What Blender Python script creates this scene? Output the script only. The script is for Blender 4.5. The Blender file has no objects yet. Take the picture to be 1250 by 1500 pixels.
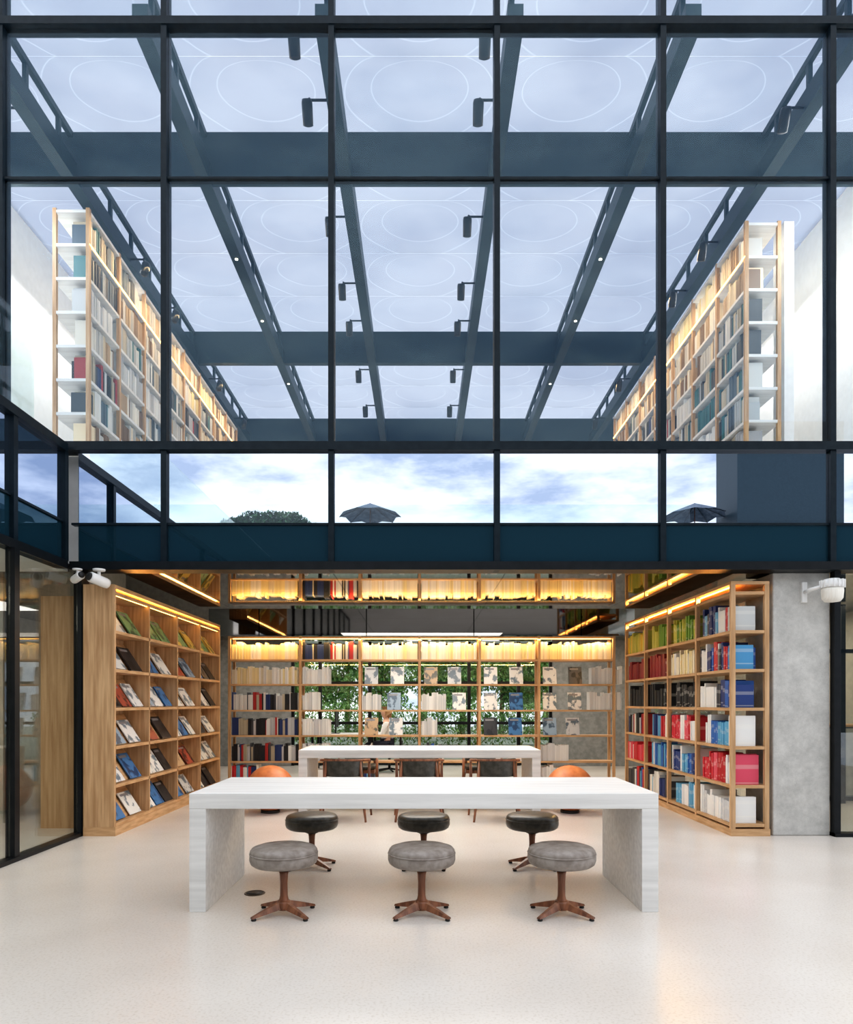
import bpy, bmesh, math, random
from mathutils import Vector, Matrix
random.seed(7)
S = bpy.context.scene
S.view_settings.view_transform='Standard'
for lk in ('Medium High Contrast','Medium Contrast'):
    try:
        S.view_settings.look=lk; break
    except Exception: pass
COL = S.collection
pi = math.pi

# ------------------------------------------------------------------ materials
def newmat(name):
    m = bpy.data.materials.new(name); m.use_nodes = True
    nt = m.node_tree
    for n in list(nt.nodes): nt.nodes.remove(n)
    out = nt.nodes.new('ShaderNodeOutputMaterial')
    return m, nt, out
def N(nt, t, **kw):
    n = nt.nodes.new(t)
    for k, v in kw.items(): setattr(n, k, v)
    return n
def rgba(c): return (c[0], c[1], c[2], 1)
def pmat(name, c1, c2=None, rough=.5, metal=0, scale=(4,4,4), nscale=3, detail=5, bump=0, coat=0, lo=.35, hi=.65, spec=.5):
    m, nt, out = newmat(name)
    b = N(nt, 'ShaderNodeBsdfPrincipled')
    b.inputs['Roughness'].default_value = rough
    b.inputs['Metallic'].default_value = metal
    b.inputs['Coat Weight'].default_value = coat
    b.inputs['Specular IOR Level'].default_value = spec
    tc = N(nt, 'ShaderNodeTexCoord'); mp = N(nt, 'ShaderNodeMapping')
    mp.inputs['Scale'].default_value = scale
    nt.links.new(tc.outputs['Object'], mp.inputs['Vector'])
    no = N(nt, 'ShaderNodeTexNoise'); no.inputs['Scale'].default_value = nscale; no.inputs['Detail'].default_value = detail
    nt.links.new(mp.outputs[0], no.inputs['Vector'])
    cr = N(nt, 'ShaderNodeValToRGB')
    cr.color_ramp.elements[0].position = lo; cr.color_ramp.elements[1].position = hi
    cr.color_ramp.elements[0].color = rgba(c1); cr.color_ramp.elements[1].color = rgba(c2 or c1)
    nt.links.new(no.outputs['Fac'], cr.inputs[0]); nt.links.new(cr.outputs[0], b.inputs['Base Color'])
    if bump:
        bp = N(nt, 'ShaderNodeBump'); bp.inputs['Strength'].default_value = bump; bp.inputs['Distance'].default_value = .01
        nt.links.new(no.outputs['Fac'], bp.inputs['Height']); nt.links.new(bp.outputs[0], b.inputs['Normal'])
    nt.links.new(b.outputs[0], out.inputs[0])
    return m
def glassmat(name, tint=(.9,.95,.97), gl=(.7,.82,1), f0=.04):
    m, nt, out = newmat(name)
    t = N(nt, 'ShaderNodeBsdfTransparent'); t.inputs[0].default_value = rgba(tint)
    g = N(nt, 'ShaderNodeBsdfGlossy'); g.inputs['Color'].default_value = rgba(gl); g.inputs['Roughness'].default_value = 0.0
    lw = N(nt, 'ShaderNodeLayerWeight'); lw.inputs[0].default_value=.5
    p = N(nt, 'ShaderNodeMath', operation='POWER'); p.inputs[1].default_value = 5
    a = N(nt, 'ShaderNodeMath', operation='MULTIPLY_ADD', use_clamp=True); a.inputs[1].default_value = 1-f0; a.inputs[2].default_value = f0
    mx = N(nt, 'ShaderNodeMixShader')
    nt.links.new(lw.outputs['Facing'], p.inputs[0]); nt.links.new(p.outputs[0], a.inputs[0]); nt.links.new(a.outputs[0], mx.inputs[0])
    nt.links.new(t.outputs[0], mx.inputs[1]); nt.links.new(g.outputs[0], mx.inputs[2]); nt.links.new(mx.outputs[0], out.inputs[0])
    return m
def mirrormat(name, base, gl, fac, rough=.0):
    m, nt, out = newmat(name)
    d = N(nt, 'ShaderNodeBsdfDiffuse'); d.inputs[0].default_value = rgba(base)
    g = N(nt, 'ShaderNodeBsdfGlossy'); g.inputs['Color'].default_value = rgba(gl); g.inputs['Roughness'].default_value = rough
    mx = N(nt, 'ShaderNodeMixShader'); mx.inputs[0].default_value = fac
    nt.links.new(d.outputs[0], mx.inputs[1]); nt.links.new(g.outputs[0], mx.inputs[2]); nt.links.new(mx.outputs[0], out.inputs[0])
    return m
def emat(name, c, s):
    m, nt, out = newmat(name)
    e = N(nt, 'ShaderNodeEmission'); e.inputs[0].default_value = rgba(c); e.inputs[1].default_value = s
    nt.links.new(e.outputs[0], out.inputs[0]); return m

M = {}
M['oak'] = pmat('oak', (.43,.25,.12), (.64,.42,.235), rough=.5, scale=(14,14,.9), nscale=2.2, detail=6, bump=.05)
M['oak_h'] = pmat('oak_horizontal', (.46,.27,.125), (.64,.41,.225), rough=.5, scale=(2,2,14), nscale=2.2, detail=6)
M['white_wood'] = pmat('whitewashed_wood', (.70,.69,.67), (.82,.81,.79), rough=.55, scale=(.8,14,14), nscale=2, detail=6, bump=.04)
M['walnut'] = pmat('reddish_walnut', (.14,.050,.024), (.32,.13,.065), rough=.35, scale=(10,10,1.5), nscale=3)
M['leather_grey'] = pmat('taupe_leather', (.22,.185,.160), (.33,.29,.26), rough=.45, nscale=5, bump=.08)
M['leather_dark'] = pmat('dark_olive_leather', (.035,.032,.026), (.075,.070,.058), rough=.35, nscale=5, bump=.05)
M['leather_orange'] = pmat('tan_orange_leather', (.55,.17,.06), (.70,.25,.09), rough=.45, nscale=3)
M['black'] = pmat('black_aluminium', (.006,.008,.010), (.010,.012,.015), rough=.35, spec=.3)
M['navy'] = pmat('navy_aluminium', (.005,.012,.019), (.009,.018,.026), rough=.4, spec=.2)
M['beam'] = pmat('teal_painted_steel', (.011,.030,.038), (.016,.040,.050), rough=.45, spec=.25)
M['rubber'] = pmat('black_plastic', (.012,.011,.01), rough=.5)
M['white'] = pmat('white_plaster', (.80,.80,.79), (.85,.85,.84), rough=.8)
M['beige'] = pmat('beige_plaster', (.46,.45,.40), (.54,.52,.46), rough=.8)
M['grey'] = pmat('grey_plaster', (.20,.21,.21), (.28,.29,.29), rough=.8)
M['plastic'] = pmat('white_plastic', (.78,.78,.77), rough=.35)
M['brass'] = pmat('dark_bronze', (.08,.06,.04), rough=.35, metal=.8)
M['paper'] = pmat('paper_pages', (.78,.75,.68), (.86,.84,.78), rough=.8, scale=(60,2,2))
M['leaf'] = pmat('green_leaves', (.11,.26,.06), (.36,.55,.19), rough=.6, nscale=1.5)
M['leaf_d'] = pmat('dark_green_leaves', (.03,.10,.03), (.08,.2,.06), rough=.6, nscale=1.5)
M['bark'] = pmat('bark', (.10,.07,.05), (.2,.15,.1), rough=.9)
M['grass'] = pmat('pale_paving', (.30,.34,.26), (.42,.45,.38), rough=.9)
M['cladding'] = pmat('dark_teal_cladding', (.012,.034,.048), (.018,.044,.060), rough=.5)
M['canvas'] = pmat('grey_canvas', (.13,.16,.21), (.26,.30,.36), rough=.8, nscale=1.2)
M['skin'] = pmat('skin', (.62,.38,.27), rough=.5)
M['shirt'] = pmat('white_shirt', (.8,.79,.77), rough=.8)
M['denim'] = pmat('dark_trousers', (.03,.035,.06), rough=.8)
M['hair'] = pmat('light_brown_hair', (.25,.13,.06), (.40,.23,.1), rough=.5, scale=(30,30,3))
M['glass_f'] = glassmat('facade_glass', tint=(.94,.97,.985), gl=(.52,.76,1), f0=.028)
M['glass_c'] = glassmat('clear_glass', tint=(.96,.98,.975), gl=(1,1,1), f0=.03)
M['glass_d'] = glassmat('tinted_door_glass', tint=(.86,.89,.88), gl=(1,1,1), f0=.07)
M['glass_b'] = glassmat('balustrade_glass', tint=(.90,.95,.94), gl=(1,1,1), f0=.04)
M['mirror'] = mirrormat('reflective_glass', (.02,.05,.08), (.64,.70,.81), .88)
M['spandrel'] = mirrormat('teal_spandrel_glass', (.010,.036,.054), (.5,.7,.85), .15)
M['led'] = emat('amber_led', (1,.52,.12), 10)
M['lamp'] = emat('warm_lamp', (1,.85,.6), 12)

# concrete
def concrete():
    m, nt, out = newmat('raw_concrete')
    b = N(nt,'ShaderNodeBsdfPrincipled'); b.inputs['Roughness'].default_value=.8
    tc=N(nt,'ShaderNodeTexCoord')
    n1=N(nt,'ShaderNodeTexNoise'); n1.inputs['Scale'].default_value=4.5; n1.inputs['Detail'].default_value=14; n1.inputs['Roughness'].default_value=.8
    n2=N(nt,'ShaderNodeTexVoronoi'); n2.inputs['Scale'].default_value=34
    nt.links.new(tc.outputs['Object'],n1.inputs['Vector']); nt.links.new(tc.outputs['Object'],n2.inputs['Vector'])
    cr=N(nt,'ShaderNodeValToRGB'); cr.color_ramp.elements[0].position=.3; cr.color_ramp.elements[1].position=.7
    cr.color_ramp.elements[0].color=(.36,.355,.34,1); cr.color_ramp.elements[1].color=(.64,.63,.60,1)
    nt.links.new(n1.outputs['Fac'],cr.inputs[0])
    c2=N(nt,'ShaderNodeValToRGB'); c2.color_ramp.elements[0].position=.0; c2.color_ramp.elements[1].position=.14
    c2.color_ramp.elements[0].color=(.5,.5,.5,1); c2.color_ramp.elements[1].color=(1,1,1,1)
    nt.links.new(n2.outputs['Distance'],c2.inputs[0])
    mx=N(nt,'ShaderNodeMix',data_type='RGBA',blend_type='MULTIPLY'); mx.inputs['Factor'].default_value=.6
    nt.links.new(cr.outputs[0],mx.inputs['A']); nt.links.new(c2.outputs[0],mx.inputs['B'])
    nt.links.new(mx.outputs['Result'],b.inputs['Base Color'])
    bp=N(nt,'ShaderNodeBump'); bp.inputs['Strength'].default_value=.4; bp.inputs['Distance'].default_value=.01
    nt.links.new(n1.outputs['Fac'],bp.inputs['Height']); nt.links.new(bp.outputs[0],b.inputs['Normal'])
    nt.links.new(b.outputs[0],out.inputs[0]); return m
M['concrete']=concrete()
def floormat():
    m, nt, out = newmat('polished_terrazzo')
    b = N(nt,'ShaderNodeBsdfPrincipled'); b.inputs['Roughness'].default_value=.26; b.inputs['Specular IOR Level'].default_value=.45
    tc=N(nt,'ShaderNodeTexCoord')
    n1=N(nt,'ShaderNodeTexNoise'); n1.inputs['Scale'].default_value=.9; n1.inputs['Detail'].default_value=8
    n2=N(nt,'ShaderNodeTexNoise'); n2.inputs['Scale'].default_value=70; n2.inputs['Detail'].default_value=3
    nt.links.new(tc.outputs['Object'],n1.inputs['Vector']); nt.links.new(tc.outputs['Object'],n2.inputs['Vector'])
    cr=N(nt,'ShaderNodeValToRGB'); cr.color_ramp.elements[0].position=.35; cr.color_ramp.elements[1].position=.65
    cr.color_ramp.elements[0].color=(.66,.605,.55,1); cr.color_ramp.elements[1].color=(.74,.695,.645,1)
    nt.links.new(n1.outputs['Fac'],cr.inputs[0])
    c2=N(nt,'ShaderNodeValToRGB'); c2.color_ramp.elements[0].position=.3; c2.color_ramp.elements[1].position=.5
    c2.color_ramp.elements[0].color=(.82,.79,.75,1); c2.color_ramp.elements[1].color=(1,1,1,1)
    nt.links.new(n2.outputs['Fac'],c2.inputs[0])
    mx=N(nt,'ShaderNodeMix',data_type='RGBA',blend_type='MULTIPLY'); mx.inputs['Factor'].default_value=.6
    nt.links.new(cr.outputs[0],mx.inputs['A']); nt.links.new(c2.outputs[0],mx.inputs['B'])
    nt.links.new(mx.outputs['Result'],b.inputs['Base Color'])
    nt.links.new(b.outputs[0],out.inputs[0]); return m
M['floor']=floormat()
def ceilmat():
    m, nt, out = newmat('dark_polished_ceiling_panels')
    b = N(nt,'ShaderNodeBsdfPrincipled'); b.inputs['Roughness'].default_value=.03; b.inputs['Metallic'].default_value=1
    tc=N(nt,'ShaderNodeTexCoord')
    br=N(nt,'ShaderNodeTexBrick'); br.offset=0; br.inputs['Scale'].default_value=1
    br.inputs['Brick Width'].default_value=1.75; br.inputs['Row Height'].default_value=1.3; br.inputs['Mortar Size'].default_value=.008
    br.inputs['Color1'].default_value=(.32,.305,.29,1); br.inputs['Color2'].default_value=(.28,.265,.25,1); br.inputs['Mortar'].default_value=(.004,.004,.004,1)
    mp=N(nt,'ShaderNodeMapping'); mp.inputs['Location'].default_value=(.9,0,0)
    nt.links.new(tc.outputs['Object'],mp.inputs[0]); nt.links.new(mp.outputs[0],br.inputs['Vector'])
    nt.links.new(br.outputs['Color'],b.inputs['Base Color']); nt.links.new(b.outputs[0],out.inputs[0]); return m
M['ceil']=ceilmat()
def skymat():
    m, nt, out = newmat('translucent_roof_membrane')
    tc=N(nt,'ShaderNodeTexCoord'); mp=N(nt,'ShaderNodeMapping'); mp.inputs['Scale'].default_value=(1.02,1.45,0)
    nt.links.new(tc.outputs['Object'],mp.inputs[0])
    ln=N(nt,'ShaderNodeVectorMath',operation='LENGTH'); nt.links.new(mp.outputs[0],ln.inputs[0])
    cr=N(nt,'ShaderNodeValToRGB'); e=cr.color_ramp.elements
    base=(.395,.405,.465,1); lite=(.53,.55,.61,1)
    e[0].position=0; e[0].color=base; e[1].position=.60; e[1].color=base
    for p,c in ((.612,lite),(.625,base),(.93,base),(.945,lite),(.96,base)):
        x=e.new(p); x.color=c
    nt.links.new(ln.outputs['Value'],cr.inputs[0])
    t=N(nt,'ShaderNodeBsdfTranslucent'); nt.links.new(cr.outputs[0],t.inputs[0])
    d=N(nt,'ShaderNodeBsdfDiffuse'); nt.links.new(cr.outputs[0],d.inputs[0])
    tr=N(nt,'ShaderNodeBsdfTransparent'); tr.inputs[0].default_value=(.52,.54,.60,1)
    a=N(nt,'ShaderNodeMixShader'); a.inputs[0].default_value=.12; nt.links.new(t.outputs[0],a.inputs[1]); nt.links.new(d.outputs[0],a.inputs[2])
    b=N(nt,'ShaderNodeMixShader'); b.inputs[0].default_value=.20; nt.links.new(a.outputs[0],b.inputs[1]); nt.links.new(tr.outputs[0],b.inputs[2])
    nt.links.new(b.outputs[0],out.inputs[0]); return m
M['membrane']=skymat()
def bookmat():
    m, nt, out = newmat('book_cover')
    b=N(nt,'ShaderNodeBsdfPrincipled'); b.inputs['Roughness'].default_value=.45
    oi=N(nt,'ShaderNodeObjectInfo'); tc=N(nt,'ShaderNodeTexCoord'); sp=N(nt,'ShaderNodeSeparateXYZ')
    nt.links.new(tc.outputs['Generated'],sp.inputs[0])
    ad=N(nt,'ShaderNodeMath',operation='ADD'); nt.links.new(sp.outputs['Z'],ad.inputs[0])
    rm=N(nt,'ShaderNodeMath',operation='MULTIPLY'); rm.inputs[1].default_value=.25; nt.links.new(oi.outputs['Random'],rm.inputs[0]); nt.links.new(rm.outputs[0],ad.inputs[1])
    cr=N(nt,'ShaderNodeValToRGB'); cr.color_ramp.interpolation='CONSTANT'; e=cr.color_ramp.elements
    e[0].position=0; e[0].color=(0,0,0,1); e[1].position=.22; e[1].color=(.7,.7,.7,1)
    x=e.new(.27); x.color=(0,0,0,1); x=e.new(.72); x.color=(.6,.6,.6,1); x=e.new(.86); x.color=(0,0,0,1)
    nt.links.new(ad.outputs[0],cr.inputs[0])
    mx=N(nt,'ShaderNodeMix',data_type='RGBA'); nt.links.new(cr.outputs[0],mx.inputs['Factor'])
    nt.links.new(oi.outputs['Color'],mx.inputs['A'])
    hs=N(nt,'ShaderNodeMix',data_type='RGBA'); hs.inputs['Factor'].default_value=.35; hs.inputs['B'].default_value=(.9,.88,.8,1)
    nt.links.new(oi.outputs['Color'],hs.inputs['A']); nt.links.new(hs.outputs['Result'],mx.inputs['B'])
    nt.links.new(mx.outputs['Result'],b.inputs['Base Color']); nt.links.new(b.outputs[0],out.inputs[0]); return m
M['book']=bookmat()
def magmat():
    m, nt, out = newmat('magazine_cover')
    b=N(nt,'ShaderNodeBsdfPrincipled'); b.inputs['Roughness'].default_value=.3
    oi=N(nt,'ShaderNodeObjectInfo'); tc=N(nt,'ShaderNodeTexCoord')
    ad=N(nt,'ShaderNodeVectorMath',operation='ADD'); sc=N(nt,'ShaderNodeMath',operation='MULTIPLY'); sc.inputs[1].default_value=40
    nt.links.new(oi.outputs['Random'],sc.inputs[0]); nt.links.new(tc.outputs['Generated'],ad.inputs[0]); nt.links.new(sc.outputs[0],ad.inputs[1])
    n2=N(nt,'ShaderNodeTexNoise'); n2.inputs['Scale'].default_value=2.6; n2.inputs['Detail'].default_value=6; nt.links.new(ad.outputs[0],n2.inputs['Vector'])
    cr=N(nt,'ShaderNodeValToRGB'); cr.color_ramp.elements[0].position=.51; cr.color_ramp.elements[1].position=.58; nt.links.new(n2.outputs['Fac'],cr.inputs[0])
    dk=N(nt,'ShaderNodeMix',data_type='RGBA',blend_type='MULTIPLY'); dk.inputs['Factor'].default_value=1; dk.inputs['B'].default_value=(.20,.27,.34,1)
    nt.links.new(oi.outputs['Color'],dk.inputs['A'])
    mx=N(nt,'ShaderNodeMix',data_type='RGBA'); nt.links.new(cr.outputs[0],mx.inputs['Factor']); nt.links.new(oi.outputs['Color'],mx.inputs['A']); nt.links.new(dk.outputs['Result'],mx.inputs['B'])
    sp=N(nt,'ShaderNodeSeparateXYZ'); nt.links.new(tc.outputs['Generated'],sp.inputs[0])
    c3=N(nt,'ShaderNodeValToRGB'); c3.color_ramp.interpolation='CONSTANT'; e=c3.color_ramp.elements
    e[0].position=0; e[0].color=(0,0,0,1); e[1].position=.82; e[1].color=(1,1,1,1); x=e.new(.92); x.color=(0,0,0,1)
    nt.links.new(sp.outputs['Z'],c3.inputs[0])
    c4=N(nt,'ShaderNodeValToRGB'); c4.color_ramp.interpolation='CONSTANT'; e=c4.color_ramp.elements
    e[0].position=0; e[0].color=(0,0,0,1); e[1].position=.12; e[1].color=(1,1,1,1); x=e.new(.75); x.color=(0,0,0,1)
    nt.links.new(sp.outputs['X'],c4.inputs[0])
    mm=N(nt,'ShaderNodeMath',operation='MULTIPLY'); nt.links.new(c3.outputs[0],mm.inputs[0]); nt.links.new(c4.outputs[0],mm.inputs[1])
    m2=N(nt,'ShaderNodeMix',data_type='RGBA'); nt.links.new(mm.outputs[0],m2.inputs['Factor']); nt.links.new(mx.outputs['Result'],m2.inputs['A']); m2.inputs['B'].default_value=(.25,.25,.27,1)
    nt.links.new(m2.outputs['Result'],b.inputs['Base Color']); nt.links.new(b.outputs[0],out.inputs[0]); return m
M['mag']=magmat()
def attrmat():
    m, nt, out = newmat('assorted_book_spines')
    b=N(nt,'ShaderNodeBsdfPrincipled'); b.inputs['Roughness'].default_value=.5
    a=N(nt,'ShaderNodeAttribute'); a.attribute_name='Col'
    nt.links.new(a.outputs['Color'],b.inputs['Base Color']); nt.links.new(b.outputs[0],out.inputs[0]); return m
M['attr']=attrmat()

# ------------------------------------------------------------------ geometry helpers
class MB:
    def __init__(s): s.v=[]; s.f=[]; s.m=[]; s.sm=[]
    def add(s, v, f, mi=0, sm=False):
        o=len(s.v); s.v+= [tuple(p) for p in v]; s.f+=[tuple(i+o for i in q) for q in f]; s.m+=[mi]*len(f); s.sm+=[sm]*len(f); return s
    def box(s,x0,x1,y0,y1,z0,z1,mi=0):
        v=[(x0,y0,z0),(x1,y0,z0),(x1,y1,z0),(x0,y1,z0),(x0,y0,z1),(x1,y0,z1),(x1,y1,z1),(x0,y1,z1)]
        return s.add(v,[(0,3,2,1),(4,5,6,7),(0,1,5,4),(1,2,6,5),(2,3,7,6),(3,0,4,7)],mi)
    def lathe(s,prof,seg=32,mi=0,c=(0,0,0),mat=None):
        v=[];f=[]
        for r,z in prof:
            for i in range(seg):
                a=2*pi*i/seg; p=Vector((r*math.cos(a),r*math.sin(a),z))
                if mat: p=mat@p
                v.append(tuple(p+Vector(c)))
        n=len(prof)
        for j in range(n-1):
            for i in range(seg):
                k=(i+1)%seg; f.append((j*seg+i,j*seg+k,(j+1)*seg+k,(j+1)*seg+i))
        f.append(tuple(reversed(range(seg)))); f.append(tuple((n-1)*seg+i for i in range(seg)))
        return s.add(v,f,mi,True)
    def tube(s,path,radii,seg=10,mi=0,flat=1.0,closed=False):
        pts=[Vector(p) for p in path]; n=len(pts)
        if not hasattr(radii,'__len__'): radii=[radii]*n
        v=[];f=[]
        for j,p in enumerate(pts):
            if closed: t=(pts[(j+1)%n]-pts[(j-1)%n]).normalized()
            else: t=(pts[min(j+1,n-1)]-pts[max(j-1,0)]).normalized()
            up=Vector((0,0,1)) if abs(t.z)<.95 else Vector((0,1,0))
            a=t.cross(up).normalized(); b=a.cross(t).normalized()
            for i in range(seg):
                q=2*pi*i/seg; v.append(tuple(p+a*(radii[j]*math.cos(q))+b*(radii[j]*flat*math.sin(q))))
        m=n if closed else n-1
        for j in range(m):
            for i in range(seg):
                k=(i+1)%seg; j2=(j+1)%n; f.append((j*seg+i,j*seg+k,j2*seg+k,j2*seg+i))
        if not closed:
            f.append(tuple(reversed(range(seg)))); f.append(tuple((n-1)*seg+i for i in range(seg)))
        return s.add(v,f,mi,True)
    def mesh(s,name,mats):
        me=bpy.data.meshes.new(name); me.from_pydata(s.v,[],s.f)
        for m in (mats if isinstance(mats,(list,tuple)) else [mats]): me.materials.append(m)
        me.polygons.foreach_set('material_index',s.m); me.polygons.foreach_set('use_smooth',s.sm)
        bm=bmesh.new(); bm.from_mesh(me); bmesh.ops.recalc_face_normals(bm,faces=bm.faces); bm.to_mesh(me); bm.free()
        me.update(); return me
def obj(name, me, loc=(0,0,0), parent=None, rot=None):
    o=bpy.data.objects.new(name,me); COL.objects.link(o)
    if parent: o.parent=parent
    o.location=loc
    if rot: o.rotation_euler=rot
    return o
def smooth_edges(o, ang=40):
    m=o.modifiers.new('es','EDGE_SPLIT'); m.split_angle=math.radians(ang)
def empty(name,loc,rot=None):
    o=bpy.data.objects.new(name,None); o.empty_display_size=.1; COL.objects.link(o); o.location=loc
    if rot: o.rotation_euler=rot
    return o
def top(o,label,cat,group=None,kind=None):
    o['label']=label; o['category']=cat
    if group: o['group']=group
    if kind: o['kind']=kind
    return o
def box(name,x0,x1,y0,y1,z0,z1,mat,parent=None,bevel=0):
    """world-space box; parent is an un-rotated empty"""
    c=Vector(((x0+x1)/2,(y0+y1)/2,(z0+z1)/2)); hx,hy,hz=abs(x1-x0)/2,abs(y1-y0)/2,abs(z1-z0)/2
    me=MB().box(-hx,hx,-hy,hy,-hz,hz).mesh(name,mat)
    if bevel:
        bm=bmesh.new(); bm.from_mesh(me); bmesh.ops.bevel(bm,geom=list(bm.edges),offset=bevel,segments=2,affect='EDGES',profile=.5); bm.to_mesh(me); bm.free()
    if parent: c=c-parent.location
    return obj(name,me,c,parent)
def copy_thing(root, loc, rot=None, name=None):
    c=root.copy(); COL.objects.link(c); c.location=loc
    if rot is not None: c.rotation_euler=rot
    def rec(src,dst):
        for ch in src.children:
            k=ch.copy(); COL.objects.link(k); k.parent=dst; k.matrix_parent_inverse=ch.matrix_parent_inverse.copy(); rec(ch,k)
    rec(root,c); return c
_tn=[0]; _wn=[0]
def trim(x0,x1,y0,y1,z0,z1,mat,label,bevel=0):
    _tn[0]+=1; o=box('trim_%d'%_tn[0],x0,x1,y0,y1,z0,z1,mat,bevel=bevel); return top(o,label,'trim',kind='structure')
def window(x0,x1,y0,y1,z0,z1,mat,label):
    _wn[0]+=1; o=box('window_%d'%_wn[0],x0,x1,y0,y1,z0,z1,mat); return top(o,label,'window',kind='structure')

# ------------------------------------------------------------------ camera / world
cam=bpy.data.cameras.new('camera'); co=bpy.data.objects.new('camera',cam); COL.objects.link(co)
co.location=(0,0,1.32); co.rotation_euler=(pi/2,0,0)
cam.sensor_width=36; cam.sensor_fit='AUTO'; cam.lens=24; cam.shift_y=.1867; cam.shift_x=.0047; cam.clip_end=200
S.camera=co
w=bpy.data.worlds.new('world'); S.world=w; w.use_nodes=True; nt=w.node_tree
for n in list(nt.nodes): nt.nodes.remove(n)
wo=N(nt,'ShaderNodeOutputWorld'); bg=N(nt,'ShaderNodeBackground'); tc=N(nt,'ShaderNodeTexCoord'); mp=N(nt,'ShaderNodeMapping'); mp.inputs['Scale'].default_value=(1,1,3.2)
no=N(nt,'ShaderNodeTexNoise'); no.inputs['Scale'].default_value=4.2; no.inputs['Detail'].default_value=9; no.inputs['Roughness'].default_value=.6
cr=N(nt,'ShaderNodeValToRGB'); cr.color_ramp.elements[0].position=.38; cr.color_ramp.elements[0].color=(.38,.44,.55,1); cr.color_ramp.elements[1].position=.60; cr.color_ramp.elements[1].color=(1,.99,.98,1)
nt.links.new(tc.outputs['Generated'],mp.inputs[0]); nt.links.new(mp.outputs[0],no.inputs['Vector']); nt.links.new(no.outputs['Fac'],cr.inputs[0]); nt.links.new(cr.outputs[0],bg.inputs[0])
bg.inputs[1].default_value=1.95; nt.links.new(bg.outputs[0],wo.inputs[0])

# ------------------------------------------------------------------ setting
f=box('floor',-9,9,-17,14.6,-.2,0,M['floor']); top(f,'polished off-white terrazzo floor','floor',kind='structure')
g=box('floor',-25,25,14.61,40,-.3,-.05,M['grass']); top(g,'pale paving outside the rear windows','paving',kind='structure')
c=box('ceiling',-6.2,6.2,6.86,14.5,2.64,2.70,M['ceil']); top(c,'dark mirror-polished ceiling panels','ceiling',kind='structure')
u=box('floor',-6.6,6.6,6.86,18.6,2.72,3.80,M['white']); top(u,'upper level floor slab','floor',kind='structure')
for nm,a in (('wall_left',(-6.3,-6.2,6.9,18.6,3.8,8.9)),('wall_right',(6.2,6.3,6.9,18.6,3.8,8.9)),('wall_back',(-6.2,6.2,18.5,18.6,3.8,8.9))):
    top(box(nm,*a,M['white']),'white plastered upper storey wall','wall',kind='structure')
for nm,a in (('wall_left',(-6.3,-6.2,7.6,14.5,0,2.64)),('wall_right',(6.2,6.3,6.9,14.5,0,2.64))):
    top(box(nm,*a,M['beige']),'beige plastered ground floor wall','wall',kind='structure')
for a in ((-6.2,-2.75,14.3,14.4,0,2.64),(2.75,6.2,14.3,14.4,0,2.64)):
    top(box('wall_back',*a,M['grey']),'grey plastered wall flanking the rear window','wall',kind='structure')
trim(-3.47,3.47,11.12,11.16,2.42,2.64,M['ceil'],'dark polished bulkhead above the rear bookcase')
# left wing
top(box('wall_left',-9,-8.9,-10,7.6,0,2.64,M['beige']),'beige wall inside the side wing','wall',kind='structure')
top(box('wall_back',-8.9,-4.6,7.5,7.6,0,2.64,M['beige']),'beige end wall inside the side wing','wall',kind='structure')
top(box('ceiling',-9,-3.55,-10,6.85,2.64,2.72,M['white']),'white ceiling of the side wing','ceiling',kind='structure')
top(box('floor',-9,-3.55,-10,6.55,3.6,3.8,M['white']),'roof terrace slab of the side wing','floor',kind='structure')

# facade
xs=[-5.75,-4.12,-2.52,-.885,.737,2.36,4.02,5.65]
FY=6.70
for i in range(len(xs)-1):
    a,b=xs[i]+.028,xs[i+1]-.028
    for z0,z1 in ((3.87,6.455),(6.475,7.945),(8.02,9.0)):
        window(a,b,FY,FY+.02,z0,z1,M['glass_f'],'tall reflective curtain wall glass pane')
for x in xs:
    z0=3.83 if x<-3.4 else 2.62
    trim(x-.028,x+.028,FY-.04,FY+.10,z0,9.0,M['navy'],'slim dark navy aluminium mullion')
trim(-5.8,5.8,FY-.05,FY+.10,7.945,8.02,M['navy'],'dark horizontal aluminium transom')
trim(-5.8,5.8,FY-.02,FY+.05,6.455,6.475,M['navy'],'thin dark horizontal glazing joint')
trim(-5.8,5.8,FY-.06,FY+.12,3.79,3.87,M['navy'],'thick dark horizontal aluminium transom')
bx=[-3.40]+xs[2:]
for i in range(len(bx)-1):
    a,b=bx[i]+.03,bx[i+1]-.03
    window(a,b,FY,FY+.02,3.085,3.79,M['mirror'],'mirror-like glass pane reflecting cloudy sky')
    window(a,b,FY,FY+.02,2.70,3.065,M['spandrel'],'dark teal spandrel glass panel')
trim(-3.43,5.8,FY-.02,FY+.05,3.065,3.085,M['navy'],'thin dark transom above the spandrel')
trim(-3.43,5.8,FY-.06,FY+.15,2.62,2.70,M['black'],'black bottom edge of the glazed storey')
# side-wing facade (x=-3.45)
trim(-3.53,-3.42,-10,FY-.1,3.75,3.83,M['navy'],'dark parapet rail of the side wing')
trim(-3.53,-3.42,-10,FY-.1,2.62,2.70,M['black'],'black lintel over the side glazing')
trim(-3.50,-3.45,-10,FY-.1,3.065,3.085,M['navy'],'thin dark transom on the side wing')
wy=[6.60,5.77,4.2,2.6,1.0,-.6,-2.2,-3.8,-5.4,-7.0,-8.6,-10]
for i in range(len(wy)-1):
    b,a=wy[i]-.03,wy[i+1]+.03
    window(-3.49,-3.47,a,b,3.085,3.75,M['mirror'],'reflective glass pane of the side wing')
    window(-3.49,-3.47,a,b,2.70,3.065,M['spandrel'],'dark teal spandrel panel of the side wing')
for y in wy: trim(-3.52,-3.43,y-.03,y+.03,2.7,3.75,M['navy'],'dark mullion on the side wing')
trim(-3.47,-3.37,-10,6.9,0,.035,M['black'],'black floor track of the sliding doors')
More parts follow.
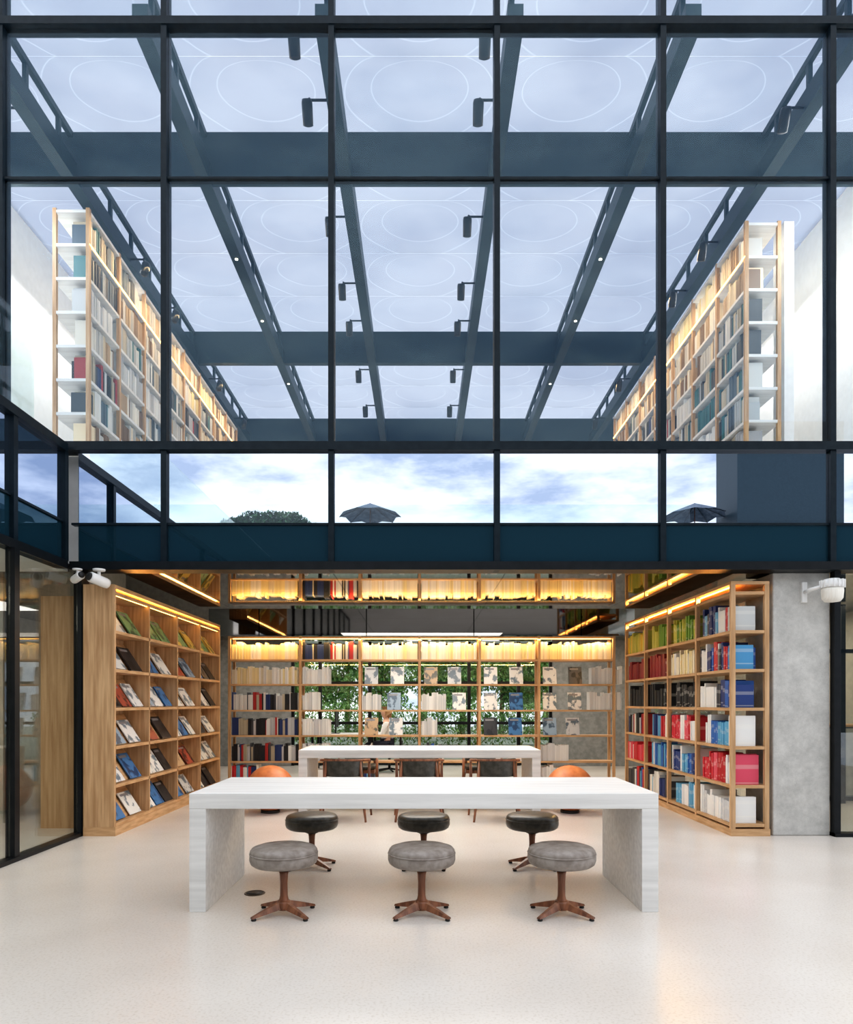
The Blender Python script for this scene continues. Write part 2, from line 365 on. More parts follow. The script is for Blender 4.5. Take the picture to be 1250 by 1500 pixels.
ly=[6.84,5.72,4.0,2.3,.6,-1.1,-2.8,-4.5,-6.2,-7.9,-10]
for y in ly: trim(-3.47,-3.39,y-.035,y+.035,.035,2.62,M['black'],'slim black sliding door jamb')
for i in range(len(ly)-1):
    window(-3.44,-3.425,ly[i+1]+.04,ly[i]-.04,.04,2.62,M['glass_d'],'full height clear sliding glass door')
trim(-3.41,-3.37,6.76,6.92,.0,2.62,M['black'],'black post beside the oak bookcase')
o=box('wood_panel',-4.02,-3.66,7.2,7.28,.0,2.45,M['oak']); top(o,'pale oak panel standing behind side glazing','panel')
# roof terrace balustrade
o=box('glass_balustrade',-3.52,-3.50,-10,6.16,3.83,4.70,M['glass_b']); top(o,'frameless glass balustrade on side wing terrace','balustrade')

# concrete columns
o=box('concrete_column',3.50,4.07,6.80,7.38,0,2.62,M['concrete'],bevel=.012); top(o,'raw exposed concrete column beside the bookcase','column')
o=box('concrete_column',5.10,5.24,9.6,9.9,3.8,8.1,M['white'],bevel=.006); top(o,'slim pale pillar beside the upper bookcase','column')
trim(4.08,4.14,6.74,6.82,0,2.62,M['black'],'black door jamb beside the column')
window(4.15,5.6,6.77,6.79,.04,2.6,M['glass_d'],'clear full height glass beside the column')
trim(4.08,5.7,6.72,6.84,0,.035,M['black'],'black floor track beside the column')
trim(5.52,5.58,8.98,9.04,0,2.62,M['black'],'black mullion of an interior glass partition')
trim(4.9,6.18,8.98,9.04,1.98,2.03,M['black'],'black rail of an interior glass partition')
r=empty('cabinet',(5.5,9.4,0)); top(r,'low grey storage cabinet beyond the column','cabinet')
box('body',4.9,6.1,9.2,9.65,.06,1.0,M['grey'],r,bevel=.004); box('worktop',4.88,6.12,9.18,9.67,1.0,1.03,M['oak_h'],r); box('plinth',4.93,6.07,9.23,9.63,0,.06,M['rubber'],r)
for xx in (4.91,5.31,5.71): box('door',xx,xx+.38,9.185,9.2,.08,.98,M['beige'],r)

# rear windows
for i,x in enumerate([-2.73,-2.15,-1.1,-.05,1.0,2.05,2.73]):
    trim(x-.035,x+.035,14.42,14.5,0,2.62,M['black'],'black steel mullion of the rear window')
for z in (.04,.9,1.75,2.55):
    trim(-2.75,2.75,14.43,14.49,z-.03,z+.03,M['black'],'black steel glazing bar of the rear window')
window(-2.75,2.75,14.455,14.465,.0,2.62,M['glass_c'],'wide clear rear window facing trees')

# ------------------------------------------------------------------ roof
BX=[-4.6,-2.85,-1.0,.95,2.75,4.5]
TY=[9.0,13.8,18.0]
def roof_beam():
    r=empty('roof_beam',(0,6.9,8.15))
    obj('lower_chord',MB().box(-.08,.08,0,11.5,0,.24).mesh('lower_chord',M['beam']),parent=r)
    obj('upper_chord',MB().box(-.03,.03,0,11.5,.58,.66).mesh('upper_chord',M['beam']),parent=r)
    pm=MB().box(-.025,.025,-.025,.025,.24,.58).mesh('post',M['beam'])
    y=.3
    while y<11.4:
        obj('post',pm,(0,y,0),r); y+=.72
    return r
rb=roof_beam(); rb.location=(BX[0],6.9,8.15)
top(rb,'dark teal steel roof girder with ladder posts','beam',group='roof girders')
for x in BX[1:]:
    copy_thing(rb,(x,6.9,8.15))
for y in TY:
    o=box('cross_beam',-6.2,6.2,y-.06,y+.06,8.17,8.80,M['beam']); top(o,'deep dark teal steel cross beam under skylight','beam',group='roof cross beams')
edges=[-6.2]+BX+[6.2]; ty=[6.85+(9.0-6.85)*i/2 for i in range(2)]+[9.0+4.8*i/4 for i in range(4)]+[13.8+4.7*i/4 for i in range(5)]
for i in range(len(edges)-1):
    for j in range(len(ty)-1):
        hx=(edges[i+1]-edges[i])/2; hy=(ty[j+1]-ty[j])/2
        cx=(edges[i+1]+edges[i])/2; cy=(ty[j+1]+ty[j])/2
        nx=10; ny=8; v=[];ff=[]
        for a in range(nx+1):
            for b in range(ny+1):
                u=a/nx*2-1; q=b/ny*2-1
                v.append((u*hx*.998,q*hy*.998,.16*(1-u*u)*(1-q*q)))
        for a in range(nx):
            for b in range(ny):
                k=a*(ny+1)+b; ff.append((k,k+ny+1,k+ny+2,k+1))
        o=obj('skylight_panel',MB().add(v,ff,0,True).mesh('skylight_panel',M['membrane']),(cx,cy,8.83))
        top(o,'translucent pillowed skylight panel between dark girders','skylight',group='skylight panels')
# spotlights
def spotlight():
    r=empty('spotlight',(0,0,0))
    obj('arm',MB().tube([(.02,0,.06),(-.20,0,.06)],.014,8).mesh('arm',M['black']),parent=r)
    obj('stem',MB().tube([(-.20,0,.08),(-.20,0,-.04)],.014,8).mesh('stem',M['black']),parent=r)
    h=obj('lamp_housing',MB().lathe([(.03,-.12),(.058,-.11),(.062,.09),(.055,.12),(.04,.12)],20).mesh('lamp_housing',M['black']),(-.22,0,-.09),r); h.rotation_euler=(.45,0,0)
    obj('knuckle',MB().lathe([(.0001,-.03),(.03,-.03),(.03,.03),(.0001,.03)],12).mesh('knuckle',M['black']),(-.20,0,-.03),r)
    return r
sl=spotlight(); spots=[]
for x in (-1.0,.95):
    for y in (6.98,7.8,9.67,11.2,12.3,14.1,15.8): spots.append((x,y))
for y in (7.9,): spots.append((-4.6,y))
for y in (7.9,10.2,11.4,14.5,16.5): spots.append((4.5,y))
for y in (10.6,11.9,14.5,16.5): spots.append((-4.6,y,1))
for i,sp_ in enumerate(spots):
    x,y=sp_[:2]
    if i==0:
        sl.location=(x-.085,y,8.15); top(sl,'small black cylindrical spotlight hanging from girder','spotlight',group='spotlights under roof girders')
    elif len(sp_)==3: copy_thing(sl,(x+.085,y,8.15),(0,0,pi))
    else: copy_thing(sl,(x-.085,y,8.15),(0,0,0))
dl=MB().lathe([(.022,-.006),(.022,0)],14).mesh('downlight',M['lamp'])
for x,y,z in [(-2.85,10.5,8.149),(-2.85,12.2,8.149),(2.75,10.5,8.149),(2.75,12.2,8.149),(-2.85,14.6,8.149),(2.75,14.6,8.149)]+[(a,b,2.639) for a in (-2,0,2) for b in (11.9,13.3)]:
    o=obj('downlight',dl,(x,y,z)); top(o,'small round recessed warm downlight','downlight',group='recessed downlights')

# ------------------------------------------------------------------ bookcases
books=[]  # specs
mags=[]
PAL={
 'cream':[('cream',(.80,.72,.55)),('white',(.82,.80,.76)),('pale yellow',(.80,.68,.38))],
 'white':[('white',(.82,.82,.80)),('light grey',(.62,.63,.64)),('white',(.78,.78,.76))],
 'dark':[('black',(.02,.02,.022)),('dark grey',(.07,.07,.08)),('light grey',(.5,.5,.51)),('white',(.7,.7,.68)),('black',(.015,.015,.02)),('navy blue',(.02,.04,.14)),('beige',(.45,.4,.3)),('red',(.4,.03,.03))],
 'black':[('black',(.015,.015,.018)),('black',(.02,.02,.022))],
 'maroon':[('dark red',(.22,.015,.02)),('dark red',(.30,.02,.03))],
 'yg':[('yellow-green',(.48,.50,.05)),('green',(.18,.34,.05)),('yellow-green',(.55,.52,.10))],
 'yellow':[('yellow',(.78,.52,.06)),('yellow-green',(.50,.50,.08))],
 'mix':[('red',(.55,.03,.04)),('blue',(.03,.12,.42)),('white',(.8,.8,.78)),('navy blue',(.02,.04,.16)),('light blue',(.15,.4,.6)),('white',(.75,.74,.7)),('dark grey',(.06,.06,.07))],
 'blue':[('blue',(.03,.14,.45)),('navy blue',(.02,.05,.2)),('light blue',(.12,.38,.6)),('white',(.8,.8,.8))],
 'red':[('red',(.60,.03,.05)),('pink-red',(.70,.10,.14)),('red',(.5,.02,.03)),('white',(.8,.8,.8))],
 'teal':[('teal',(.05,.18,.2)),('white',(.75,.75,.72)),('beige',(.55,.48,.36)),('dark grey',(.06,.07,.08)),('light grey',(.5,.52,.52)),('slate',(.10,.14,.18))],
 'warm':[('cream',(.85,.70,.48)),('white',(.85,.80,.70)),('tan',(.50,.34,.19)),('light grey',(.6,.58,.54)),('brown',(.22,.13,.07))],
}
def fill(axis,s0,s1,fixed,z,rotz,pal,group,frac=1.0,th=(.018,.04),hh=(.22,.29),dp=(.18,.25),front=1,where='an oak shelf',first=None):
    p=s0; end=s0+(s1-s0)*frac; run=0; cur=None
    while True:
        t=random.uniform(*th)
        if p+t>end: break
        if run<=0: cur=random.choice(PAL[pal]); run=random.choice([1,1,2,3,5]); h=random.uniform(*hh); d=random.uniform(*dp)
        if first: cur=first; first=None; run=2
        run-=1
        dd=d; c=fixed+front*(dd/2+random.uniform(0,.012))
        loc=(p+t/2,c,z) if axis=='x' else (c,p+t/2,z)
        books.append(dict(loc=loc,rz=rotz,s=(t,dd,h*random.uniform(.97,1)),col=cur,group=group,where=where))
        p+=t+.0012

# LEFT bookcase -------------------------------------------------
LX0,LX1=-3.36,-3.05
L=empty('bookcase',(-3.2,8.53,0)); top(L,'tall oak bookcase with slanted magazine display shelves','bookcase')
ds=[6.77,7.65,8.53,9.41,10.29]
box('plinth',LX0,LX1+.01,6.77,10.33,0,.09,M['oak_h'],L)
box('side_panel',LX0,LX1,6.77,6.81,.09,2.50,M['oak'],L,bevel=.002)
for y in ds[1:-1]: box('divider',LX0+.02,LX1,y-.0125,y+.0125,.12,2.40,M['oak'],L)
box('side_panel',LX0,LX1,10.29,10.33,.09,2.50,M['oak'],L)
box('back_panel',LX0,LX0+.02,6.81,10.29,.12,2.46,M['oak'],L)
rowsz=[.105+.385*i for i in range(7)]
for i,z in enumerate(rowsz):
    box('shelf',LX0+.02,LX1,6.81,10.29,z-.015,z+.015,M['oak_h'],L)
box('top_board',LX0,LX1,6.81,10.29,2.46,2.50,M['oak_h'],L)
bdm=MB().box(-.43,.43,-.006,.006,0,.37).mesh('display_board',M['oak_h'])
tilt=math.radians(33)
for k in range(4):
    cy=(ds[k]+ds[k+1])/2
    for i in range(6):
        o=obj('display_board',bdm,Vector((LX1-.085,cy,rowsz[i]+.018))-L.location,L,(-tilt,0,pi/2))
        o.scale=(.95,1,.97)
        two=random.random()<.6
        n=2 if two else 3
        for j in range(n):
            pitch=.40 if two else .275; wd=random.uniform(.27,.31) if two else random.uniform(.21,.25)
            th=random.uniform(.008,.022)
            mags.append(dict(loc=(LX1-.060+th*.6,cy-pitch*(n-1)/2+pitch*j+random.uniform(-.015,.015),rowsz[i]+.024),rot=(-tilt,0,pi/2),s=(wd,th,random.uniform(.27,.31)),group='magazines on the slanted oak display shelves',row=i))
led=box('led_strip',LX1-.035,LX1-.02,6.83,10.27,2.398,2.406,M['led'],L)

# RIGHT bookcase ------------------------------------------------
RX0,RX1=3.07,3.45
R=empty('bookcase',(3.26,8.53,0)); top(R,'open-backed oak bookcase full of colourful books','bookcase')
box('plinth',RX0,RX1+.01,6.77,10.33,0,.07,M['oak_h'],R)
for y in ds:
    for xx in ((RX0,RX0+.045),(RX1-.045,RX1)):
        box('post',xx[0],xx[1],y-.02 if y>6.8 else y,y+.02 if y>6.8 else y+.04,.07,2.50,M['oak'],R,bevel=.002)
for i,z in enumerate(rowsz):
    box('shelf',RX0+.005,RX1-.005,6.775,10.305,z-.015,z+.015,M['oak_h'],R)
box('top_board',RX0,RX1,6.77,10.31,2.5,2.53,M['oak_h'],R)
box('led_strip',RX0+.05,RX0+.065,6.85,10.27,2.488,2.496,M['led'],R)
rp=[['white','blue','mix','mix'],      # bottom row, near->far
    ['red','blue','blue','red'],
    ['blue','red','mix','dark'],
    ['mix','black','black','black'],
    ['mix','cream','maroon','maroon'],
    ['mix','yg','yg','yellow']]
firsts=[('white',(.8,.8,.78)),('pink-red',(.68,.08,.14)),('white',(.8,.8,.78)),('navy blue',(.02,.05,.2)),('light blue',(.08,.30,.55)),('light grey',(.55,.57,.57))]
for i in range(6):
    for k in range(4):
        a=ds[k]+(.055 if k==0 else .03); b=ds[k+1]-.03
        thick=(.022,.05) if rp[i][k] not in('cream','yg','yellow') else (.014,.028)
        fill('y',a,b,RX0+.03,rowsz[i]+.016,-pi/2,rp[i][k],'books on the open oak bookcase',frac=random.choice([1,1,.8,.9,1]) ,th=thick,hh=(.21,.31),dp=(.20,.27),front=1,where='the open oak bookcase',first=firsts[i] if k==0 else None)
window(3.55,3.56,7.5,10.4,.02,2.6,M['glass_c'],'clear glass partition behind the oak bookcase')

# BACK bookcase ---------------------------------------------------
B=empty('bookcase',(0,10.95,0)); top(B,'wide open-backed oak bookcase with journals and magazines','bookcase')
bxs=[-3.04,-1.92,-.98,-.035,.915,1.855,3.04]
bz=[.066,.39,.80,1.20,1.61,2.0,2.36]
for x in bxs:
    box('upright',x-.02,x+.02,10.78,10.82,.02,2.38,M['oak'],B); box('upright',x-.02,x+.02,11.06,11.10,.02,2.38,M['oak'],B)
for z in bz: box('shelf',-3.06,3.06,10.785,11.095,z-.013,z+.013,M['oak_h'],B)
box('plinth',-3.06,3.06,10.80,11.08,0,.05,M['oak_h'],B)
box('led_strip',-3.0,3.0,10.84,10.855,2.338,2.345,M['led'],B)
bp={5:['cream','dark','cream','cream','cream','cream'],
    4:['cream','white:.5','M','MM','MM','M+white'],
    3:['dark','white:.3','white:.35+M','white+M','M','M+white'],
    2:['dark','white:.5','M','white:.3','M','M'],
    1:['dark','white:.5','white:.2','mix:.4','','white:.4'],
    0:['mix:.4','','mix:.3','white:.3','white:.3','white:.5']}
for r in bp:
    for k,code in enumerate(bp[r]):
        a=bxs[k]+.03; b=bxs[k+1]-.03; z=bz[r]+.014; W=b-a; maxh=bz[r+1]-bz[r]-.05
        s=a
        for part in code.split('+'):
            if not part: continue
            if part[0]=='M':
                for _ in range(len(part)*1+ (0 if len(part)>1 else 1)):
                    if s+.30>b: break
                    mags.append(dict(loc=(s+.15,10.83,z),rot=(-.22,0,0),s=(.215,.012,min(.28,maxh-.03)),group='magazines displayed on the wide oak bookcase',row=9)); s+=.36+random.uniform(0,.06)
            else:
                q=part.split(':'); fr=float(q[1]) if len(q)>1 else (1 if '+' not in code else .45)
                fill('x',s,s+W*fr,10.82,z,0,q[0],'journals on the wide oak bookcase',th=(.010,.026),hh=(min(.22,maxh-.04),min(.29,maxh)),dp=(.17,.21),front=1,where='the wide oak bookcase'); s+=W*fr+.05
# UPPER bookcases -----------------------------------------------
urz=[3.86+.455*i for i in range(10)]
for sx in (-1,1):
    U=empty('bookcase',(sx*4.75,12.8,3.8)); top(U,'tall pale oak bookcase on the upper level','bookcase')
    a,b=sorted((sx*4.48,sx*4.98)); y0=9.2 if sx<0 else 9.45
    y=y0
    while y<16.6:
        for xx in ((a,a+.05),(b-.05,b)): box('post',xx[0],xx[1],y,y+.05,3.8,8.0,M['oak'],U)
        y+=.92
    ye=y-.92+.05
    for i,z in enumerate(urz): 
        if z<8.02: box('shelf',a+.003,b-.003,y0+.002,ye,z-.02,z+.02,M['white_wood'],U)
    box('led_strip',sx*4.475-.004,sx*4.475+.004,y0,ye,7.50,7.512,M['led'],U)
    fx=sx*4.50
    for i in range(9):
        y=y0
        while y+.9<ye+.1:
            pal=random.choice(['warm','cream','warm','teal','warm'] if i>6 else ['teal','dark','teal','dark','white','warm'])
            fill('y',y+.055,y+.915,fx,urz[i]+.021,pi/2 if sx<0 else -pi/2,pal,'books on the upper level bookcase',frac=random.choice([.85,1,1,1]),th=(.02,.045),hh=(.27,.39),dp=(.20,.26),front=sx,where='upper bookcase')
            y+=.92

# build books ---------------------------------------------------
bb=MB()
bb.box(-.5,-.42,-.5,.5,0,1,0).box(.42,.5,-.5,.5,0,1,0).box(-.42,.42,-.5,-.46,0,1,0).box(-.42,.42,-.46,.47,.02,.97,1)
bookme=bb.mesh('book',[M['book'],M['paper']])
books.sort(key=lambda d:(Vector(d['loc'])-Vector((0,0,1.32))).length)
ind=books[:300]; rest=books[300:]
for d in ind:
    o=obj('book',bookme,d['loc'],rot=(0,0,d['rz'])); o.scale=d['s']; o.color=rgba(d['col'][1])
    top(o,'%s book standing upright on %s'%(d['col'][0],d['where']),'book',group=d['group'])
mb=MB(); cols=[]
for d in rest:
    t,dd,h=d['s']; x,y,z=d['loc']
    if abs(d['rz'])>.1: hx,hy=dd/2,t/2
    else: hx,hy=t/2,dd/2
    mb.box(x-hx,x+hx,y-hy,y+hy,z,z+h); k=random.uniform(.8,1.05); cols+= [tuple(min(1,q*k) for q in d['col'][1])]*24
me=mb.mesh('book',M['attr'])
ca=me.color_attributes.new('Col','FLOAT_COLOR','CORNER')
for i,cc in enumerate(cols): ca.data[i].color=rgba(cc)
o=obj('book',me); top(o,'rows of assorted books filling the farther shelves','books',kind='stuff')
# magazines
mm=MB(); mm.box(-.5,.5,-.5,-.4,0,1,0).box(-.5,.5,.4,.5,0,1,0).box(-.5,-.48,-.4,.4,0,1,0).box(-.48,.49,-.4,.4,.01,.99,1)
magme=mm.mesh('magazine',[M['mag'],M['paper']])
mc=[('white',(.8,.8,.78)),('blue-grey',(.3,.42,.55)),('black',(.03,.03,.035)),('dark grey',(.09,.10,.12)),('white',(.75,.74,.7)),('white',(.80,.80,.80)),('light grey',(.6,.62,.63)),('blue',(.06,.2,.45)),('white',(.82,.81,.78)),('black',(.04,.04,.045)),('brick red',(.38,.08,.05)),('sand',(.55,.38,.22))]
for d in mags:
    cpick=random.choice(mc)
    if d['row']==5: cpick=random.choice([('yellow',(.7,.55,.15)),('white',(.8,.8,.75)),('green',(.2,.4,.2))])
    o=obj('magazine',magme,d['loc'],rot=d['rot']); o.scale=d['s']; o.color=rgba(cpick[1])
    top(o,'%s magazine displayed cover outward on oak shelf'%cpick[0],'magazine',group=d['group'])
# flat journal piles on the wide bookcase
jm=MB().box(-.5,.5,-.5,-.47,0,1,0).box(-.5,.5,-.47,.5,0,.12,0).box(-.5,.5,-.47,.5,.88,1,0).box(-.495,.495,-.47,.49,.12,.88,1).mesh('journal',[M['plastic'],M['paper']])
for x,z in ((-1.62,bz[0]),(-1.30,bz[0]),(1.15,bz[1]),(1.48,bz[1])):
    zz=z+.0135
    for k in range(random.randint(7,10)):
        t=random.uniform(.014,.024)
        o=obj('journal',jm,(x+random.uniform(-.008,.008),10.93,zz),rot=(0,0,random.uniform(-.03,.03))); o.scale=(.21,.25,t); zz+=t+.0008
        top(o,'white journal lying flat in a pile on shelf','journal',group='journals piled flat on the wide bookcase')

# ------------------------------------------------------------------ tables
def table(x0,x1,y0,y1,label):
    r=empty('table',((x0+x1)/2,(y0+y1)/2,0)); top(r,label,'table')
    box('tabletop',x0,x1,y0,y1,.652,.75,M['white_wood'],r,bevel=.004)
    box('leg',x0+.001,x0+.105,y0+.001,y1-.001,0,.652,M['white_wood'],r,bevel=.003)
    box('leg',x1-.105,x1-.001,y0+.001,y1-.001,0,.652,M['white_wood'],r,bevel=.003)
    return r
table(-1.47,1.497,4.31,5.26,'long whitewashed wooden waterfall table with stools around it')
table(-1.50,1.45,8.30,9.20,'long whitewashed wooden table with armchairs around it')

# ------------------------------------------------------------------ stools
def stool(leather):
    r=empty('stool',(0,0,0))
    s=obj('seat',MB().lathe([(.0001,.308),(.15,.308),(.185,.312),(.203,.325),(.211,.347),(.211,.370),(.206,.384),(.207,.389),(.206,.404),(.195,.418),(.165,.428),(.09,.433),(.0001,.434)],48).mesh('seat',leather),parent=r)
    ring=[(.2085*math.cos(a*2*pi/48),.2085*math.sin(a*2*pi/48),.386) for a in range(48)]
    obj('piping',MB().tube(ring,.0045,8,closed=True).mesh('piping',leather),parent=r)
    obj('mounting_plate',MB().lathe([(.03,.270),(.075,.290),(.078,.307),(.0001,.307)],24).mesh('mounting_plate',M['rubber']),parent=r)
    obj('column',MB().lathe([(.036,.075),(.030,.09),(.024,.12),(.023,.20),(.026,.25),(.032,.275),(.0001,.275)],24).mesh('column',M['walnut']),parent=r)
    obj('hub',MB().lathe([(.0001,.030),(.040,.032),(.046,.05),(.044,.078),(.036,.09),(.0001,.092)],24).mesh('hub',M['walnut']),parent=r)
    lm=MB(); n=8; prof=[]
    for i in range(n+1):
        t=i/n; x=.035+t*.185; zt=.082-.058*t**1.1; zb=.040-.026*t; wd=.024-.009*t
        prof.append((x,zb,zt,wd))
    v=[];ff=[]
    for x,zb,zt,wd in prof: v+=[(x,-wd,zb),(x,wd,zb),(x,wd*.55,zt),(x,-wd*.55,zt)]
    for i in range(n):
        for q in range(4):
            a=i*4+q; b=i*4+(q+1)%4; ff.append((a,b,b+4,a+4))
    ff+=[(0,1,2,3),(n*4+3,n*4+2,n*4+1,n*4)]
    lme=lm.add(v,ff).mesh('leg',M['walnut'])
    fme=MB().lathe([(.014,0),(.016,.004),(.013,.016),(.0001,.016)],14,c=(.205,0,0)).mesh('foot',M['rubber'])
    for i in range(4):
        a=[math.radians(40),math.radians(140),math.radians(220),math.radians(320)][i]
        l=obj('leg',lme,parent=r,rot=(0,0,a)); obj('foot',fme,parent=l)
    return r
s1=stool(M['leather_grey']); s1.location=(-.862,4.27,0); top(s1,'round taupe leather stool on walnut pedestal base','stool',group='taupe leather stools at the table')
copy_thing(s1,(.0,4.27,0),(0,0,0)); copy_thing(s1,(.875,4.27,0),(0,0,0))
s2=stool(M['leather_dark']); s2.location=(-.885,5.50,0); top(s2,'round dark leather stool on walnut pedestal base','stool',group='dark leather stools at the table')
copy_thing(s2,(.016,5.50,0),(0,0,0)); copy_thing(s2,(.89,5.50,0),(0,0,0))

# ------------------------------------------------------------------ armchairs
def chair():
    r=empty('armchair',(0,0,0))   # faces +y
    pts=[];n=24
    for i in range(n+1):
        a=pi*(1+i/n)
        pts.append((.275*math.cos(a),.03+.25*math.sin(a),.665+.02*abs(math.sin(a))))
    pts=[(-.27,.20,.645)]+pts+[(.27,.20,.645)]
    obj('armrest',MB().tube(pts,[.018]*len(pts),10,flat=.9).mesh('armrest',M['walnut']),parent=r)
    v=[];ff=[];n=16
    for i in range(n+1):
        a=pi*(1.22+.56*i/n)
        for rr,z in ((.262,.50),(.262,.70),(.232,.70),(.232,.50)):
            v.append((rr*1.08*math.cos(a),.03+rr*math.sin(a),z))
    for i in range(n):
        for q in range(4): a=i*4+q;b=i*4+(q+1)%4; ff.append((a,b,b+4,a+4))
    ff+=[(3,2,1,0),(n*4,n*4+1,n*4+2,n*4+3)]
    o=obj('backrest',MB().add(v,ff,0,True).mesh('backrest',M['leather_dark']),parent=r); smooth_edges(o)
    v=[];seg=32
    def sup(a,rx,ry): 
        c,s=math.cos(a),math.sin(a); return (rx*math.copysign(abs(c)**.6,c), ry*math.copysign(abs(s)**.6,s))
    mb=MB(); rings=[(.235,.225,.395),(.25,.24,.41),(.25,.24,.44),(.235,.225,.458),(.12,.12,.465)]
    for rx,ry,z in rings:
        for i in range(seg): x,y=sup(2*pi*i/seg,rx,ry); v.append((x,y,z))
    ff=[]
    for j in range(len(rings)-1):
        for i in range(seg): k=(i+1)%seg; ff.append((j*seg+i,j*seg+k,(j+1)*seg+k,(j+1)*seg+i))
    ff+=[tuple(reversed(range(seg))),tuple((len(rings)-1)*seg+i for i in range(seg))]
    obj('seat',mb.add(v,ff,0,True).mesh('seat',M['leather_dark']),parent=r)
    obj('seat_frame',MB().box(-.23,.23,-.22,.22,.352,.396).mesh('seat_frame',M['walnut']),parent=r)
    for sx in (-1,1):
        obj('leg',MB().tube([(sx*.285,.235,0),(sx*.262,.20,.36),(sx*.265,.19,.645)],[.012,.020,.014],10).mesh('leg',M['walnut']),parent=r)
        obj('leg',MB().tube([(sx*.26,-.26,0),(sx*.215,-.205,.36),(sx*.19,-.15,.665)],[.012,.020,.014],10).mesh('leg',M['walnut']),parent=r)
    return r
c1=chair(); c1.location=(-.88,7.82,0); top(c1,'walnut armchair with dark leather seat and backrest','armchair',group='armchairs around the rear table')
for x in (-.03,.84): copy_thing(c1,(x,7.82,0),(0,0,0))
for x in (-.88,-.03,.84): copy_thing(c1,(x,9.62,0),(0,0,pi))

# ------------------------------------------------------------------ poufs
def pouf(x):
    r=empty('pouf',(x,8.25,0)); top(r,'round tan orange leather ball pouf','pouf',group='orange ball poufs')
    pr=[]; n=20
    for i in range(n+1):
        a=-pi/2+.35+(pi-.35)*i/n; pr.append((max(.0001,.285*math.cos(a)),.295+.275*math.sin(a)))
    obj('body',MB().lathe(pr,40).mesh('body',M['leather_orange']),parent=r)
    ring=[(.2858*math.cos(a*2*pi/48),.2858*math.sin(a*2*pi/48),.295) for a in range(48)]
    obj('seam',MB().tube(ring,.004,6,closed=True).mesh('seam',M['leather_orange']),parent=r)
    obj('base_ring',MB().lathe([(.10,0),(.115,.006),(.11,.035),(.0001,.036)],32).mesh('base_ring',M['rubber']),parent=r)
pouf(-1.83); pouf(1.79)

# floor socket cover
r=empty('floor_outlet',(-1.16,4.74,0)); top(r,'round dark bronze floor outlet cover set in floor','floor outlet')
obj('rim',MB().lathe([(.072,0),(.070,.004),(.060,.005),(.060,.0)],32).mesh('rim',M['brass']),parent=r)
obj('lid',MB().lathe([(.058,0),(.058,.004),(.0001,.004)],32).mesh('lid',M['rubber']),parent=r)

# floodlight on column
r=empty('wall_lamp',(3.86,6.80,2.42)); top(r,'white ribbed outdoor floodlight mounted on concrete column','lamp')
obj('mounting_plate',MB().box(-.085,-.035,-.03,0,-.10,.10).mesh('mounting_plate',M['plastic']),parent=r)
obj('bracket',MB().tube([(-.06,-.03,0),(-.06,-.12,.01),(.02,-.20,.03)],.018,10).mesh('bracket',M['plastic']),parent=r)
obj('lamp_housing',MB().lathe([(.03,.10),(.06,.098),(.085,.08),(.10,.05),(.10,.01),(.0001,.01)],32,c=(.10,-.22,.0)).mesh('lamp_housing',M['plastic']),parent=r)
fin=MB().box(.0,.112,-.004,.004,.01,.085).mesh('cooling_fin',M['plastic'])
for i in range(16): obj('cooling_fin',fin,(.10,-.22,0),r,(0,0,i*pi/8))
obj('diffuser',MB().lathe([(.095,.008),(.098,-.02),(.092,-.09),(.07,-.12),(.0001,-.13)],32,c=(.10,-.22,0)).mesh('diffuser',M['paper']),parent=r)

# cctv cameras
def cctv(x,y,sc,rz):
    r=empty('security_camera',(x,y,2.62),(0,0,rz)); r.scale=(sc,)*3
    top(r,'white security camera with black lens under black lintel','security camera',group='security cameras')
    obj('ceiling_mount',MB().lathe([(.045,-.018),(.05,-.012),(.05,0)],24).mesh('ceiling_mount',M['plastic']),parent=r)
    obj('stem',MB().tube([(0,0,-.015),(0,0,-.06)],.014,10).mesh('stem',M['plastic']),parent=r)
    b=obj('camera_body',MB().lathe([(.02,-.09),(.04,-.085),(.044,-.06),(.044,.08),(.038,.09),(.0001,.09)],24).mesh('camera_body',M['plastic']),(0,0,-.095),r,(math.radians(78),0,0))
    obj('lens',MB().lathe([(.034,.0),(.034,.012),(.02,.02),(.0001,.022)],24).mesh('lens',M['rubber']),(0,0,.089),b)
cctv(-3.13,6.62,1.15,-.5); cctv(-3.33,6.60,.9,.9)

# ------------------------------------------------------------------ rear room: desk, monitor, person
d=empty('desk',(-1.1,13.1,0)); top(d,'white office desk in the rear room','desk')
box('desktop',-2.1,-.86,12.7,13.5,.71,.74,M['plastic'],d)
for xx in (-2.06,-.94):
    box('leg',xx,xx+.04,12.72,12.76,0,.71,M['black'],d); box('leg',xx,xx+.04,13.44,13.48,0,.71,M['black'],d)
mo=empty('monitor',(-1.65,13.1,.74)); top(mo,'black computer monitor standing on the white desk','monitor')
box('stand',-1.66,-1.64,13.06,13.14,.75,.92,M['rubber'],mo); box('base',-1.73,-1.57,13.0,13.2,.74,.75,M['rubber'],mo); box('screen',-1.64,-1.62,12.85,13.35,.86,1.16,M['rubber'],mo)
def skin(name,pts,edges,rad,mat,parent=None,loc=(0,0,0)):
    me=bpy.data.meshes.new(name); me.from_pydata(pts,edges,[]); me.materials.append(mat)
    o=obj(name,me,loc,parent); md=o.modifiers.new('skin','SKIN'); md.use_smooth_shade=True
    for i,v in enumerate(me.skin_vertices[0].data):
        rr=rad[i]; v.radius=rr if isinstance(rr,tuple) else (rr,rr)
    me.skin_vertices[0].data[0].use_root=True
    o.modifiers.new('sub','SUBSURF').levels=2; o.modifiers['sub'].render_levels=2
    return o
